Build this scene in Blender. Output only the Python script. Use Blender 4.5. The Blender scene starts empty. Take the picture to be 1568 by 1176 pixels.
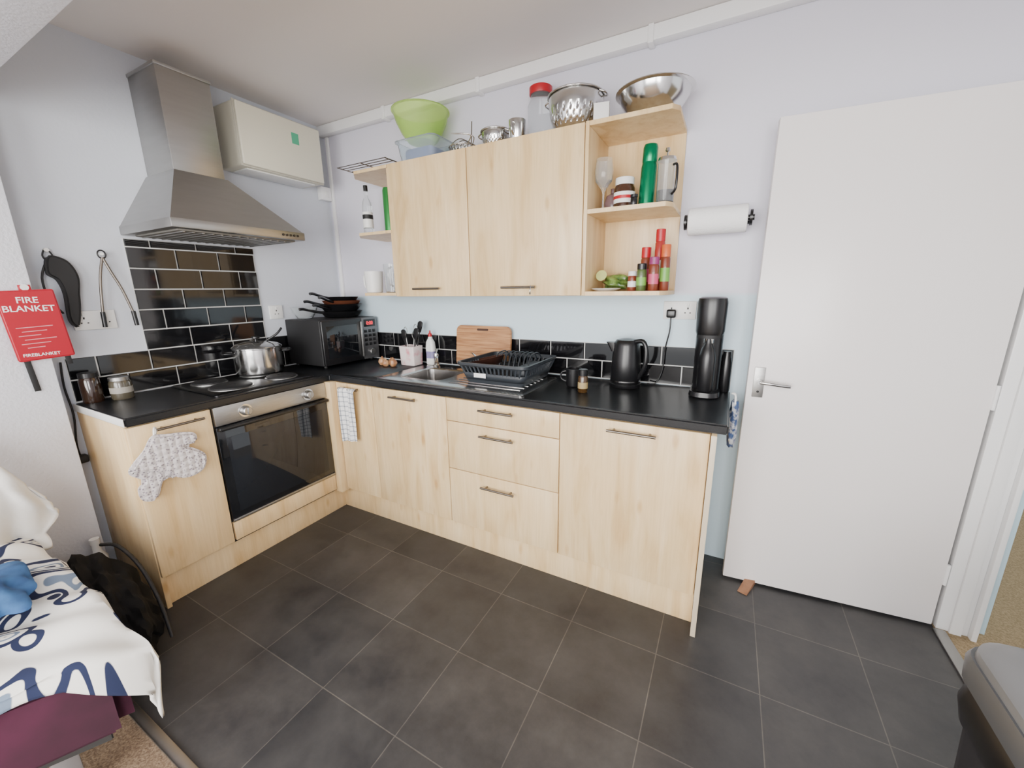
import bpy, bmesh, math, random
from mathutils import Matrix, Vector
random.seed(4)
D=bpy.data; C=bpy.context
COL=C.scene.collection
# ------------------------------------------------------------------ materials
def newmat(n):
    m=D.materials.new(n); m.use_nodes=True; nt=m.node_tree
    b=nt.nodes.get('Principled BSDF'); return m,nt,b
def pm(n,col,rough=.5,metal=0,trans=0,spec=None,coat=0,emit=0,alpha=1,ior=None,bump=0,bscale=50,sheen=0):
    m,nt,b=newmat(n)
    b.inputs['Base Color'].default_value=(*col,1); b.inputs['Roughness'].default_value=rough
    b.inputs['Metallic'].default_value=metal; b.inputs['Transmission Weight'].default_value=trans
    if spec is not None: b.inputs['Specular IOR Level'].default_value=spec
    b.inputs['Coat Weight'].default_value=coat; b.inputs['Alpha'].default_value=alpha
    b.inputs['Sheen Weight'].default_value=sheen
    if ior: b.inputs['IOR'].default_value=ior
    if emit: b.inputs['Emission Color'].default_value=(*col,1); b.inputs['Emission Strength'].default_value=emit
    if bump:
        g=nt.nodes.new('ShaderNodeNewGeometry'); t=nt.nodes.new('ShaderNodeTexNoise'); t.inputs['Scale'].default_value=bscale; t.inputs['Detail'].default_value=3
        u=nt.nodes.new('ShaderNodeBump'); u.inputs['Strength'].default_value=bump; u.inputs['Distance'].default_value=.01
        nt.links.new(g.outputs['Position'],t.inputs['Vector']); nt.links.new(t.outputs['Fac'],u.inputs['Height']); nt.links.new(u.outputs[0],b.inputs['Normal'])
    return m
def N(nt,t,**k):
    n=nt.nodes.new(t)
    for a,v in k.items(): setattr(n,a,v)
    return n
def ramp(nt,pts):
    r=N(nt,'ShaderNodeValToRGB'); e=r.color_ramp.elements
    e[0].position,e[0].color=pts[0][0],(*pts[0][1],1); e[1].position,e[1].color=pts[-1][0],(*pts[-1][1],1)
    for p,c in pts[1:-1]:
        x=e.new(p); x.color=(*c,1)
    return r
def noisemat(n,c1,c2,scale=(1,1,1),ns=5,rough=.5,detail=6,lo=.35,hi=.65,bump=0,metal=0,dist=0,c3=None,coat=0):
    m,nt,b=newmat(n); L=nt.links.new
    g=N(nt,'ShaderNodeNewGeometry'); mp=N(nt,'ShaderNodeMapping'); mp.inputs['Scale'].default_value=scale
    t=N(nt,'ShaderNodeTexNoise'); t.inputs['Scale'].default_value=ns; t.inputs['Detail'].default_value=detail; t.inputs['Distortion'].default_value=dist
    r=ramp(nt,[(lo,c1),(hi,c2)] if c3 is None else [(lo,c1),((lo+hi)/2,c3),(hi,c2)])
    L(g.outputs['Position'],mp.inputs[0]); L(mp.outputs[0],t.inputs['Vector']); L(t.outputs['Fac'],r.inputs[0]); L(r.outputs[0],b.inputs['Base Color'])
    b.inputs['Roughness'].default_value=rough; b.inputs['Metallic'].default_value=metal; b.inputs['Coat Weight'].default_value=coat
    if bump:
        u=N(nt,'ShaderNodeBump'); u.inputs['Strength'].default_value=bump; u.inputs['Distance'].default_value=.005
        L(t.outputs['Fac'],u.inputs['Height']); L(u.outputs[0],b.inputs['Normal'])
    return m
def woodmat():
    m,nt,b=newmat('maple_laminate'); L=nt.links.new
    g=N(nt,'ShaderNodeNewGeometry')
    mp=N(nt,'ShaderNodeMapping'); mp.inputs['Scale'].default_value=(7,7,1.1)
    t=N(nt,'ShaderNodeTexNoise'); t.inputs['Scale'].default_value=2.0; t.inputs['Detail'].default_value=6; t.inputs['Distortion'].default_value=.9
    r=ramp(nt,[(.28,(.63,.42,.195)),(.45,(.73,.525,.275)),(.58,(.775,.575,.32)),(.75,(.815,.63,.375))])
    mp2=N(nt,'ShaderNodeMapping'); mp2.inputs['Scale'].default_value=(70,70,3)
    t2=N(nt,'ShaderNodeTexNoise'); t2.inputs['Scale'].default_value=2; t2.inputs['Detail'].default_value=3
    r2=ramp(nt,[(.3,(.93,.92,.90)),(.6,(1,1,1))])
    mx=N(nt,'ShaderNodeMixRGB',blend_type='MULTIPLY'); mx.inputs[0].default_value=1
    L(g.outputs['Position'],mp.inputs[0]); L(g.outputs['Position'],mp2.inputs[0]); L(mp.outputs[0],t.inputs['Vector']); L(mp2.outputs[0],t2.inputs['Vector'])
    L(t.outputs['Fac'],r.inputs[0]); L(t2.outputs['Fac'],r2.inputs[0]); L(r.outputs[0],mx.inputs[1]); L(r2.outputs[0],mx.inputs[2])
    mp3=N(nt,'ShaderNodeMapping'); mp3.inputs['Scale'].default_value=(10,10,3.6)
    vo=N(nt,'ShaderNodeTexVoronoi'); vo.inputs['Scale'].default_value=1.0
    r3=ramp(nt,[(.06,(.80,.70,.58)),(.16,(1,1,1))])
    mx2=N(nt,'ShaderNodeMixRGB',blend_type='MULTIPLY'); mx2.inputs[0].default_value=1
    L(g.outputs['Position'],mp3.inputs[0]); L(mp3.outputs[0],vo.inputs['Vector']); L(vo.outputs['Distance'],r3.inputs[0])
    L(mx.outputs[0],mx2.inputs[1]); L(r3.outputs[0],mx2.inputs[2]); L(mx2.outputs[0],b.inputs['Base Color'])
    b.inputs['Roughness'].default_value=.36
    return m
def floormat():
    m,nt,b=newmat('charcoal_floor_tiles'); L=nt.links.new
    g=N(nt,'ShaderNodeNewGeometry'); mp=N(nt,'ShaderNodeMapping'); mp.inputs['Location'].default_value=(-.07+.002,.055,0)
    br=N(nt,'ShaderNodeTexBrick'); br.offset=0; br.squash=1
    br.inputs['Scale'].default_value=1
    br.inputs['Mortar Size'].default_value=.0018; br.inputs['Mortar Smooth'].default_value=.1; br.inputs['Brick Width'].default_value=.343; br.inputs['Row Height'].default_value=.343
    br.inputs['Color1'].default_value=(.028,.029,.032,1); br.inputs['Color2'].default_value=(.040,.040,.042,1); br.inputs['Mortar'].default_value=(.080,.077,.073,1)
    t=N(nt,'ShaderNodeTexNoise'); t.inputs['Scale'].default_value=4; t.inputs['Detail'].default_value=9; t.inputs['Roughness'].default_value=.72
    r=ramp(nt,[(.3,(.55,.55,.60)),(.7,(1.75,1.68,1.55))])
    mx=N(nt,'ShaderNodeMixRGB',blend_type='MULTIPLY'); mx.inputs[0].default_value=1
    L(g.outputs['Position'],mp.inputs[0]); L(mp.outputs[0],br.inputs['Vector']); L(g.outputs['Position'],t.inputs['Vector']); L(t.outputs['Fac'],r.inputs[0])
    L(br.outputs['Color'],mx.inputs[1]); L(r.outputs[0],mx.inputs[2]); L(mx.outputs[0],b.inputs['Base Color'])
    r3=ramp(nt,[(.3,(.36,)*3),(.7,(.55,)*3)]); L(t.outputs['Fac'],r3.inputs[0]); L(r3.outputs[0],b.inputs['Roughness'])
    u=N(nt,'ShaderNodeBump'); u.inputs['Strength'].default_value=.4; u.inputs['Distance'].default_value=.002; u.invert=True
    L(br.outputs['Fac'],u.inputs['Height']); L(u.outputs[0],b.inputs['Normal'])
    return m
def wallmat(n,up,lo,zs):
    m,nt,b=newmat(n); L=nt.links.new
    g=N(nt,'ShaderNodeNewGeometry'); s=N(nt,'ShaderNodeSeparateXYZ'); L(g.outputs['Position'],s.inputs[0])
    mr=N(nt,'ShaderNodeMapRange'); mr.inputs[1].default_value=zs-.01; mr.inputs[2].default_value=zs+.01; L(s.outputs[2],mr.inputs[0])
    mx=N(nt,'ShaderNodeMixRGB'); mx.inputs[1].default_value=(*lo,1); mx.inputs[2].default_value=(*up,1); L(mr.outputs[0],mx.inputs[0]); L(mx.outputs[0],b.inputs['Base Color'])
    b.inputs['Roughness'].default_value=.5
    t=N(nt,'ShaderNodeTexNoise'); t.inputs['Scale'].default_value=60; u=N(nt,'ShaderNodeBump'); u.inputs['Strength'].default_value=.08; u.inputs['Distance'].default_value=.01
    L(g.outputs['Position'],t.inputs['Vector']); L(t.outputs['Fac'],u.inputs['Height']); L(u.outputs[0],b.inputs['Normal'])
    return m
def duvetmat():
    m,nt,b=newmat('duvet_pattern'); L=nt.links.new
    g=N(nt,'ShaderNodeNewGeometry')
    Wc=(.76,.745,.70); Nv=(.008,.014,.050); Gb=(.15,.20,.28)
    n=N(nt,'ShaderNodeTexNoise'); n.inputs['Scale'].default_value=9; n.inputs['Detail'].default_value=0
    sc=N(nt,'ShaderNodeVectorMath',operation='SCALE'); sc.inputs['Scale'].default_value=.22
    ad=N(nt,'ShaderNodeVectorMath',operation='ADD')
    fl=N(nt,'ShaderNodeMapping'); fl.inputs['Scale'].default_value=(1,1,.0)
    L(g.outputs['Position'],fl.inputs[0]); L(fl.outputs[0],n.inputs['Vector']); L(n.outputs['Color'],sc.inputs[0]); L(fl.outputs[0],ad.inputs[0]); L(sc.outputs[0],ad.inputs[1])
    vo=N(nt,'ShaderNodeTexVoronoi'); vo.inputs['Scale'].default_value=6.6; vo.inputs['Randomness'].default_value=.85
    L(ad.outputs[0],vo.inputs['Vector'])
    r=ramp(nt,[(0,Nv),(.09,Nv),(.10,Wc),(.18,Wc),(.19,Gb),(.26,Gb),(.27,Wc),(.38,Wc),(.39,Nv),(.50,Nv),(.51,Wc),(1,Wc)])
    L(vo.outputs['Distance'],r.inputs[0]); L(r.outputs[0],b.inputs['Base Color'])
    b.inputs['Roughness'].default_value=.9
    return m
def stripemat():
    m,nt,b=newmat('check_tea_towel'); L=nt.links.new
    g=N(nt,'ShaderNodeNewGeometry'); outs=[]
    for ax in ('X','Z'):
        w=N(nt,'ShaderNodeTexWave',wave_type='BANDS',bands_direction=ax); w.inputs['Scale'].default_value=11 ; L(g.outputs['Position'],w.inputs['Vector'])
        r=ramp(nt,[(.86,(1,1,1)),(.94,(.45,.47,.51))]); L(w.outputs['Fac'],r.inputs[0]); outs.append(r)
    mx=N(nt,'ShaderNodeMixRGB',blend_type='MULTIPLY'); mx.inputs[0].default_value=1
    L(outs[0].outputs[0],mx.inputs[1]); L(outs[1].outputs[0],mx.inputs[2])
    m2=N(nt,'ShaderNodeMixRGB',blend_type='MULTIPLY'); m2.inputs[0].default_value=1; m2.inputs[2].default_value=(.80,.80,.79,1); L(mx.outputs[0],m2.inputs[1])
    L(m2.outputs[0],b.inputs['Base Color']); b.inputs['Roughness'].default_value=.9
    return m
def mittmat():
    m,nt,b=newmat('mitt_fabric'); L=nt.links.new
    g=N(nt,'ShaderNodeNewGeometry')
    vo=N(nt,'ShaderNodeTexVoronoi'); vo.inputs['Scale'].default_value=95
    r=ramp(nt,[(.25,(.28,.24,.27)),(.42,(.62,.575,.57))])
    L(g.outputs['Position'],vo.inputs['Vector']); L(vo.outputs['Distance'],r.inputs[0]); L(r.outputs[0],b.inputs['Base Color'])
    v2=N(nt,'ShaderNodeTexVoronoi'); v2.inputs['Scale'].default_value=38; v2.inputs['Randomness'].default_value=.2
    u=N(nt,'ShaderNodeBump'); u.inputs['Strength'].default_value=1; u.inputs['Distance'].default_value=.008; u.invert=True
    L(g.outputs['Position'],v2.inputs['Vector']); L(v2.outputs['Distance'],u.inputs['Height']); L(u.outputs[0],b.inputs['Normal'])
    b.inputs['Roughness'].default_value=.95
    return m
WALL=wallmat('lilac_blue_wall_paint',(.68,.67,.755),(.60,.74,.82),1.345)
WALLL=pm('lilac_wall_paint',(.62,.65,.71),.42,bump=.08,bscale=60)
WALLP=pm('white_wall_paint',(.74,.75,.81),.6,bump=.2,bscale=90)
HALLW=pm('hall_blue_paint',(.50,.66,.74),.6,bump=.05)
CEIL=pm('ceiling_paint',(.80,.76,.74),.7,bump=.05,bscale=60)
WHITE=pm('white_gloss_paint',(.86,.86,.86),.32)
DOORM=pm('white_door_paint',(.83,.79,.78),.28,bump=.01,bscale=20)
FLOOR=floormat(); WOOD=woodmat()
CARPET=noisemat('beige_carpet',(.13,.085,.055),(.26,.185,.12),ns=160,rough=1,bump=.6)
CARPETH=noisemat('hall_carpet',(.20,.145,.075),(.32,.24,.14),ns=160,rough=1,bump=.6)
WORK=noisemat('black_worktop',(.006,.007,.009),(.014,.016,.019),ns=220,rough=.32,lo=.45,hi=.75)
BLK=pm('black_gloss_tile',(.005,.005,.006),.08,coat=.3)
GROUT=pm('tile_grout',(.62,.62,.60),.9)
STEEL=noisemat('brushed_steel',(.385,.38,.365),(.405,.40,.387),scale=(1,1,9),ns=6,rough=.36,metal=1)
STEELF=noisemat('brushed_steel_facing',(.40,.395,.385),(.45,.445,.435),scale=(1,4,40),ns=6,rough=.40,metal=1)
HOBST=noisemat('hob_steel',(.075,.075,.078),(.10,.10,.10),scale=(1,20,1),ns=6,rough=.28,metal=1)
CHROME=pm('chrome',(.66,.66,.65),.16,metal=1)
HANDLE=pm('handle_nickel',(.22,.195,.17),.35,metal=1)
BPL=pm('black_plastic',(.008,.008,.009),.28)
BPM=pm('black_matt',(.010,.010,.011),.6)
GLASSB=pm('black_oven_glass',(.007,.008,.010),.05,coat=.5)
GLASS=pm('clear_glass',(.93,.96,.97),.03,trans=.9,ior=1.35)
CREAM=pm('cream_plastic',(.72,.69,.565),.4)
WPL=pm('white_plastic',(.80,.80,.78),.35)
GREYP=pm('slate_plastic',(.025,.031,.038),.4)
RED=pm('red_vinyl',(.38,.003,.018),.35)
REDL=pm('red_lid',(.42,.006,.014),.35)
PAPER=pm('paper_towel',(.88,.88,.88),.9,bump=.3,bscale=120)
BAMB=noisemat('bamboo',(.30,.13,.05),(.50,.26,.11),scale=(2,2,40),ns=3,rough=.45)
GREENG=pm('green_translucent_plastic',(.70,.92,.32),.25,trans=.75,ior=1.12)
TUBP=pm('clear_blue_plastic',(.80,.88,.95),.2,trans=.85,ior=1.12)
GRNM=pm('green_metal',(.0,.20,.085),.25,metal=.6)
LIGHTST=pm('light_edge_strip',(.60,.50,.36),.35)
# ------------------------------------------------------------------ builders
PAR=[None]; XF=[Matrix.Identity(4)]
def G(name,loc=(0,0,0)):
    e=D.objects.new(name,None); e.empty_display_size=.05; e.location=loc; COL.objects.link(e); PAR[0]=e; return e
def top(): PAR[0]=None
def fin(name,bm,mat,smooth=True,ang=35,thick=0,sub=0,xf=None):
    bmesh.ops.recalc_face_normals(bm,faces=bm.faces[:])
    M=XF[0] if xf is None else xf
    bmesh.ops.transform(bm,matrix=M,verts=bm.verts[:])
    me=D.meshes.new(name); bm.to_mesh(me); bm.free()
    mats=mat if isinstance(mat,(list,tuple)) else [mat]
    for x in mats: me.materials.append(x)
    if smooth:
        for p in me.polygons: p.use_smooth=True
        me.set_sharp_from_angle(angle=math.radians(ang))
    o=D.objects.new(name,me); COL.objects.link(o)
    if PAR[0] is not None:
        o.parent=PAR[0]; o.matrix_parent_inverse=Matrix.Translation(-Vector(PAR[0].location))
    if thick:
        s=o.modifiers.new('sol','SOLIDIFY'); s.thickness=thick; s.offset=0
    if sub:
        s=o.modifiers.new('sub','SUBSURF'); s.levels=sub; s.render_levels=sub
    return o
def box(name,x0,x1,y0,y1,z0,z1,mat,bev=.002,seg=2,**k):
    bm=bmesh.new(); bmesh.ops.create_cube(bm,size=1)
    for v in bm.verts: v.co=Vector(((x0+x1)/2+v.co.x*(x1-x0),(y0+y1)/2+v.co.y*(y1-y0),(z0+z1)/2+v.co.z*(z1-z0)))
    if bev: bmesh.ops.bevel(bm,geom=bm.edges[:],offset=bev,segments=seg,affect='EDGES',profile=.5)
    return fin(name,bm,mat,**k)
def loft(name,rings,mat,cap0=True,cap1=True,closed=True,skip=None,**k):
    bm=bmesh.new(); vs=[[bm.verts.new(p) for p in r] for r in rings]
    n=len(rings[0])
    for i in range(len(vs)-1):
        for j in range(n if closed else n-1):
            if skip and skip(i,j): continue
            a,b,c,d=vs[i][j],vs[i][(j+1)%n],vs[i+1][(j+1)%n],vs[i+1][j]
            bm.faces.new((a,b,c,d))
    if cap0: bm.faces.new(vs[0][::-1])
    if cap1: bm.faces.new(vs[-1])
    return fin(name,bm,mat,**k)
def circ(cx,cy,r,z,n=40,sx=1,sy=1): return [(cx+r*sx*math.cos(2*math.pi*i/n),cy+r*sy*math.sin(2*math.pi*i/n),z) for i in range(n)]
def lathe(name,prof,c,mat,n=40,cap0=True,cap1=True,**k):
    return loft(name,[circ(c[0],c[1],max(r,.0004),c[2]+z,n) for r,z in prof],mat,cap0,cap1,**k)
def rr(cx,cy,hx,hy,rad,z,n=6):
    o=[]
    for k,(sx,sy) in enumerate(((1,1),(-1,1),(-1,-1),(1,-1))):
        for i in range(n+1):
            a=math.pi/2*(k+i/n); o.append((cx+sx*(hx-rad)+rad*math.cos(a),cy+sy*(hy-rad)+rad*math.sin(a),z))
    return o
def rot(axis,deg,about): return Matrix.Translation(about)@Matrix.Rotation(math.radians(deg),4,axis)@Matrix.Translation(-Vector(about))
def tube(name,pts,r,mat,res=6,cyclic=False,smooth_path=True,sub=5):
    P=[Vector(p) for p in pts]
    if smooth_path and len(P)>2:
        Q=[]; n=len(P); rng=range(n if cyclic else n-1)
        for i in rng:
            p0=P[i-1] if (i>0 or cyclic) else P[0]; p1=P[i]; p2=P[(i+1)%n]; p3=P[(i+2)%n] if (cyclic or i+2<n) else P[-1]
            for s in range(sub):
                t=s/sub; Q.append(.5*((2*p1)+(-p0+p2)*t+(2*p0-5*p1+4*p2-p3)*t*t+(-p0+3*p1-3*p2+p3)*t**3))
        if not cyclic: Q.append(P[-1])
        P=Q
    n=len(P); rs=[]; up=None
    for i,p in enumerate(P):
        a=P[i-1] if (i>0 or cyclic) else p; b=P[(i+1)%n] if (i<n-1 or cyclic) else p
        t=(b-a).normalized()
        if up is None:
            up=Vector((0,0,1)) if abs(t.z)<.9 else Vector((1,0,0))
        s=t.cross(up).normalized(); up=s.cross(t).normalized()
        rs.append([tuple(p+s*r*math.cos(2*math.pi*j/(2*res))+up*r*math.sin(2*math.pi*j/(2*res))) for j in range(2*res)])
    if cyclic:
        rs.append(rs[0]); return loft(name,rs,mat,False,False)
    return loft(name,rs,mat)
def cyl(name,p0,p1,r,mat,r2=None,n=32,bev=0):
    p0,p1=Vector(p0),Vector(p1); t=(p1-p0).normalized(); up=Vector((0,0,1)) if abs(t.z)<.9 else Vector((1,0,0)); s=t.cross(up).normalized(); u=s.cross(t)
    r2=r if r2 is None else r2
    def ring(p,q): return [tuple(p+s*q*math.cos(2*math.pi*j/n)+u*q*math.sin(2*math.pi*j/n)) for j in range(n)]
    rs=[ring(p0,r),ring(p1,r2)]
    if bev: rs=[ring(p0,r-bev),ring(p0+t*bev,r),ring(p1-t*bev,r2),ring(p1,r2-bev)]
    return loft(name,rs,mat)
def prism(name,out,ax,a0,a1,mat,bev=.002,seg=2,**k):
    f={'x':lambda s,t,a:(a,s,t),'y':lambda s,t,a:(s,a,t),'z':lambda s,t,a:(s,t,a)}[ax]
    bm=bmesh.new(); v=[bm.verts.new(f(s,t,a0)) for s,t in out]; fa=bm.faces.new(v)
    r=bmesh.ops.extrude_face_region(bm,geom=[fa]); vs=[g for g in r['geom'] if isinstance(g,bmesh.types.BMVert)]
    dv={'x':(a1-a0,0,0),'y':(0,a1-a0,0),'z':(0,0,a1-a0)}[ax]; bmesh.ops.translate(bm,verts=vs,vec=dv)
    if bev:
        bmesh.ops.recalc_face_normals(bm,faces=bm.faces[:])
        es=[e for e in bm.edges if len(e.link_faces)==2 and e.calc_face_angle(0)>.5]
        bmesh.ops.bevel(bm,geom=es,offset=bev,segments=seg,affect='EDGES')
    return fin(name,bm,mat,**k)
def grid(name,f,nu,nv,mat,thick=.003,sub=0,**k):
    bm=bmesh.new(); v=[[bm.verts.new(f(i/nu,j/nv)) for j in range(nv+1)] for i in range(nu+1)]
    for i in range(nu):
        for j in range(nv): bm.faces.new((v[i][j],v[i+1][j],v[i+1][j+1],v[i][j+1]))
    return fin(name,bm,mat,thick=thick,sub=sub,ang=80,**k)
def rrect2(s0,s1,t0,t1,r,n=5): return [(p[0],p[1]) for p in rr((s0+s1)/2,(t0+t1)/2,(s1-s0)/2,(t1-t0)/2,r,0,n)]
def text(name,body,size,loc,rotd,mat,ext=.0005,align='CENTER'):
    cu=D.curves.new(name,'FONT'); cu.body=body; cu.size=size; cu.extrude=ext; cu.align_x=align; cu.offset=size*.012
    o=D.objects.new(name+'_tmp',cu); COL.objects.link(o); C.view_layer.update()
    me=D.meshes.new_from_object(o.evaluated_get(C.evaluated_depsgraph_get())); D.objects.remove(o)
    M=Matrix.Translation(loc)@Matrix.Rotation(math.radians(rotd[2]),4,'Z')@Matrix.Rotation(math.radians(rotd[0]),4,'X')
    me.transform(M); me.materials.clear(); me.materials.append(mat)
    o=D.objects.new(name,me); COL.objects.link(o)
    if PAR[0]: o.parent=PAR[0]; o.matrix_parent_inverse=Matrix.Translation(-Vector(PAR[0].location))
    return o
def smoothout(P,sub=5):
    n=len(P); Q=[]
    for i in range(n):
        p0,p1,p2,p3=[Vector(P[(i+k)%n]) for k in (-1,0,1,2)]
        for s in range(sub):
            t=s/sub; q=.5*((2*p1)+(-p0+p2)*t+(2*p0-5*p1+4*p2-p3)*t*t+(-p0+3*p1-3*p2+p3)*t**3); Q.append((q.x,q.y))
    return Q
# ------------------------------------------------------------------ room
H=2.47; top()
box('floor',0,3.46,-1.78,0,-.05,0,FLOOR,0)
box('floor_carpet',-.1,3.46,-4.8,-1.78,-.05,.004,CARPET,0)
box('floor_hall',3.46,7.5,-3,5,-.05,.004,CARPETH,0)
box('wall_back',-.1,3.62,0,.12,-.05,H,WALL,0)
box('wall_left',-.12,0,-4.8,0,-.05,H,WALLL,0)
box('wall_pier',0,.12,-4.8,-1.56,0,H,WALLP,.004)
box('beam',.12,3.46,-1.95,-1.56,2.10,H,WALLP,.004)
box('ceiling',-.12,3.6,-4.8,.1,H,H+.1,CEIL,0)
box('wall_right',3.46,3.56,-.055,0,0,H,WHITE,0)
box('wall_right_header',3.46,3.56,-.90,-.055,2.03,H,WALLP,0)
box('wall_right_near',3.46,3.56,-4.8,-.90,0,H,WALLP,0)
box('wall_hall',3.562,3.62,-.05,0,0,H,HALLW,0)
box('wall_hall_side',3.56,3.62,.12,3.5,0,H,HALLW,0)
box('wall_hall_far',3.5,7.5,4.2,4.3,0,H,HALLW,0)
box('ceiling_hall',3.6,7.5,-3,5,H,H+.1,CEIL,0)
box('trim_doorway',3.463,3.557,-.092,-.056,0,2.03,WHITE,.003)
box('trim_doorstop',3.50,3.535,-.104,-.092,0,2.03,WHITE,.002)
box('trim_architrave',3.557,3.575,-.115,-.052,0,2.06,WHITE,.004)
box('trim_threshold_carpet',.45,3.46,-1.795,-1.765,0,.009,STEEL,.003)
box('trim_threshold_door',3.45,3.49,-.90,-.10,0,.009,STEEL,.003)
G('trunking',(0,0,2.44))
box('duct',.0,3.46,-.052,-.001,2.408,2.468,WHITE,.004)
for x in (.62,1.30,2.18,2.85): box('clip',x-.012,x+.012,-.060,-.0005,2.398,2.4695,WHITE,.003)
G('corner_conduit',(.03,0,2))
box('conduit',.03,.055,-.016,-.001,1.2,2.407,WHITE,.002)
G('wall_switch',(0,-.05,2.05))
box('box_body',.001,.045,-.10,-.02,2.00,2.085,WHITE,.004)
box('rocker',.045,.050,-.075,-.045,2.02,2.06,WPL,.002)
# ------------------------------------------------------------------ tiles
def tiles(name,rects,wall,tl=.2,th=.1,g=.004):
    bm=bmesh.new()
    def add(s0,s1,z0,z1):
        d0,d1,bv=.004,.010,.003
        if wall=='left': f=lambda s,z,d:(d,s,z)
        else: f=lambda s,z,d:(s,-d,z)
        a=[bm.verts.new(f(s,z,d0)) for s,z in ((s0,z0),(s1,z0),(s1,z1),(s0,z1))]
        b=[bm.verts.new(f(s,z,d1)) for s,z in ((s0+bv,z0+bv),(s1-bv,z0+bv),(s1-bv,z1-bv),(s0+bv,z1-bv))]
        bm.faces.new(b)
        for i in range(4): bm.faces.new((a[i],a[(i+1)%4],b[(i+1)%4],b[i]))
    for (s0,s1,z0,z1) in rects:
        z=z0
        while z<z1-.01:
            zz=min(z+th,z1); rowi=round((z-.9)/th); s=s0-(tl/2 if rowi%2 else 0)
            while s<s1-.005:
                a,b=max(s,s0),min(s+tl,s1)
                if b-a>.015: add(a+g/2,b-g/2,z+g/2,zz-g/2)
                s+=tl
            z+=th
    return fin(name,bm,BLK,smooth=False)
G('splashback_tiles',(0,-.75,1))
box('grout',.0005,.0045,-1.5,-.012,.9,1.1,GROUT,0); box('grout_hob',.0005,.0045,-1.205,-.60,1.1,1.64,GROUT,0)
tiles('tiles',[(-1.5,-.012,.902,1.102),(-1.205,-.60,1.102,1.64)],'left')
G('splashback_tiles',(1.3,0,1))
box('grout',.012,2.63,-.0045,-.0005,.9,1.093,GROUT,0)
tiles('tiles',[(.012,2.63,.902,1.093)],'back',th=.0955)
# ------------------------------------------------------------------ worktop + sink
def rm(o): D.objects.remove(o)
PAR[0]=None
wt=prism('worktop_tmp',[(0.012,-.012),(0.012,-1.51),(.53,-1.51),(.53,-.571),(2.63,-.571),(2.63,-.012)],'z',.862,.9,WORK,bev=.007,seg=3)
cut=box('cut',.955,1.265,-.465,-.165,.8,1,WORK,0)
md=wt.modifiers.new('b','BOOLEAN'); md.operation='DIFFERENCE'; md.object=cut; md.solver='EXACT'
C.view_layer.update()
me=D.meshes.new_from_object(wt.evaluated_get(C.evaluated_depsgraph_get()))
rm(wt); rm(cut)
G('worktop',(1.3,-.3,.88))
o=D.objects.new('slab',me); COL.objects.link(o); o.parent=PAR[0]; o.matrix_parent_inverse=Matrix.Translation(-Vector(PAR[0].location))
if not me.materials: me.materials.append(WORK)
box('end_strip',.012,.53,-1.5135,-1.5105,.866,.899,pm('end_strip_white',(.75,.75,.73),.3),.001)
G('kitchen_sink',(1.3,-.3,.9))
rings=[rr(1.335,-.325,.465,.215,.02,.9005),rr(1.335,-.325,.465,.215,.02,.905),rr(1.335,-.325,.455,.205,.02,.908)]
rings+=[rr(1.11,-.315,.150,.145,.05,.907),rr(1.11,-.315,.143,.138,.05,.900),rr(1.11,-.315,.135,.13,.05,.77),rr(1.11,-.315,.10,.10,.05,.755)]
SINKM=pm('sink_steel',(.50,.49,.48),.22,metal=1)
loft('basin',rings,SINKM,cap0=False)
for i in range(7): box('drainer_ridge',1.33,1.75,-.47+i*.045,-.46+i*.045,.9075,.911,SINKM,.0015)
lathe('waste',[(.035,0),(.035,.004),(.02,.004)],(1.11,-.315,.756),STEEL)
G('mixer_tap',(1.0,-.085,.91))
lathe('tap_base',[(.022,0),(.022,.015),(.014,.025),(.013,.065),(.016,.07),(.014,.085),(.0,.09)],(1.0,-.15,.908),CHROME)
tube('spout',[(1.0,-.15,.96),(1.03,-.18,.985),(1.07,-.23,.98),(1.085,-.26,.96)],.008,CHROME)
tube('lever',[(1.0,-.15,.995),(.985,-.12,1.015)],.005,CHROME)
# ------------------------------------------------------------------ base units
def handle(a,b,axis,face,z,out=.028,r=.0055):
    if axis=='x':
        p=face-out; cyl('handle_bar',(a,p,z),(b,p,z),r,HANDLE,n=14)
        for t in (a+.025,b-.025): cyl('handle_post',(t,p,z),(t,face,z),r*.8,HANDLE,n=10)
    else:
        p=face+out; cyl('handle_bar',(p,a,z),(p,b,z),r,HANDLE,n=14)
        for t in (a+.025,b-.025): cyl('handle_post',(p,t,z),(face,t,z),r*.8,HANDLE,n=10)
FB=-.561; FL=.515
G('base_cabinet',(.3,-1.35,0))
box('carcass',.014,.495,-1.488,-1.203,.15,.860,WOOD,.001)
box('end_panel',.014,.497,-1.508,-1.489,0,.861,WOOD,.001)
box('cabinet_door',.497,FL,-1.505,-1.207,.165,.855,WOOD,.0015)
handle(-1.42,-1.245,'y',FL,.828)
G('base_cabinet',(.7,-.3,0))
box('carcass',.50,.858,-.541,-.02,.15,.860,WOOD,.001)
box('corner_post',.497,.56,-.60,-.545,.15,.86,WOOD,.001)
box('cabinet_door',.563,.857,-.560,-.543,.165,.855,WOOD,.0015)
handle(.615,.77,'x',FB,.828)
G('base_cabinet',(1.1,-.3,0))
for nm,a in (('side',(.862,.877)),('side',(1.362,1.377))): box(nm,a[0],a[1],-.541,-.02,.15,.860,WOOD,.001)
box('base',.862,1.377,-.541,-.02,.15,.168,WOOD,.001)
box('cabinet_door',.861,1.376,-.561,-.543,.165,.855,WOOD,.0015)
handle(1.01,1.195,'x',FB,.82)
G('drawer_unit',(1.7,-.3,0))
box('carcass',1.38,1.988,-.541,-.02,.15,.860,WOOD,.001)
for z0,z1 in ((.738,.855),(.478,.734),(.165,.474)): box('drawer_front',1.380,1.987,-.561,-.543,z0,z1,WOOD,.0015)
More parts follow.
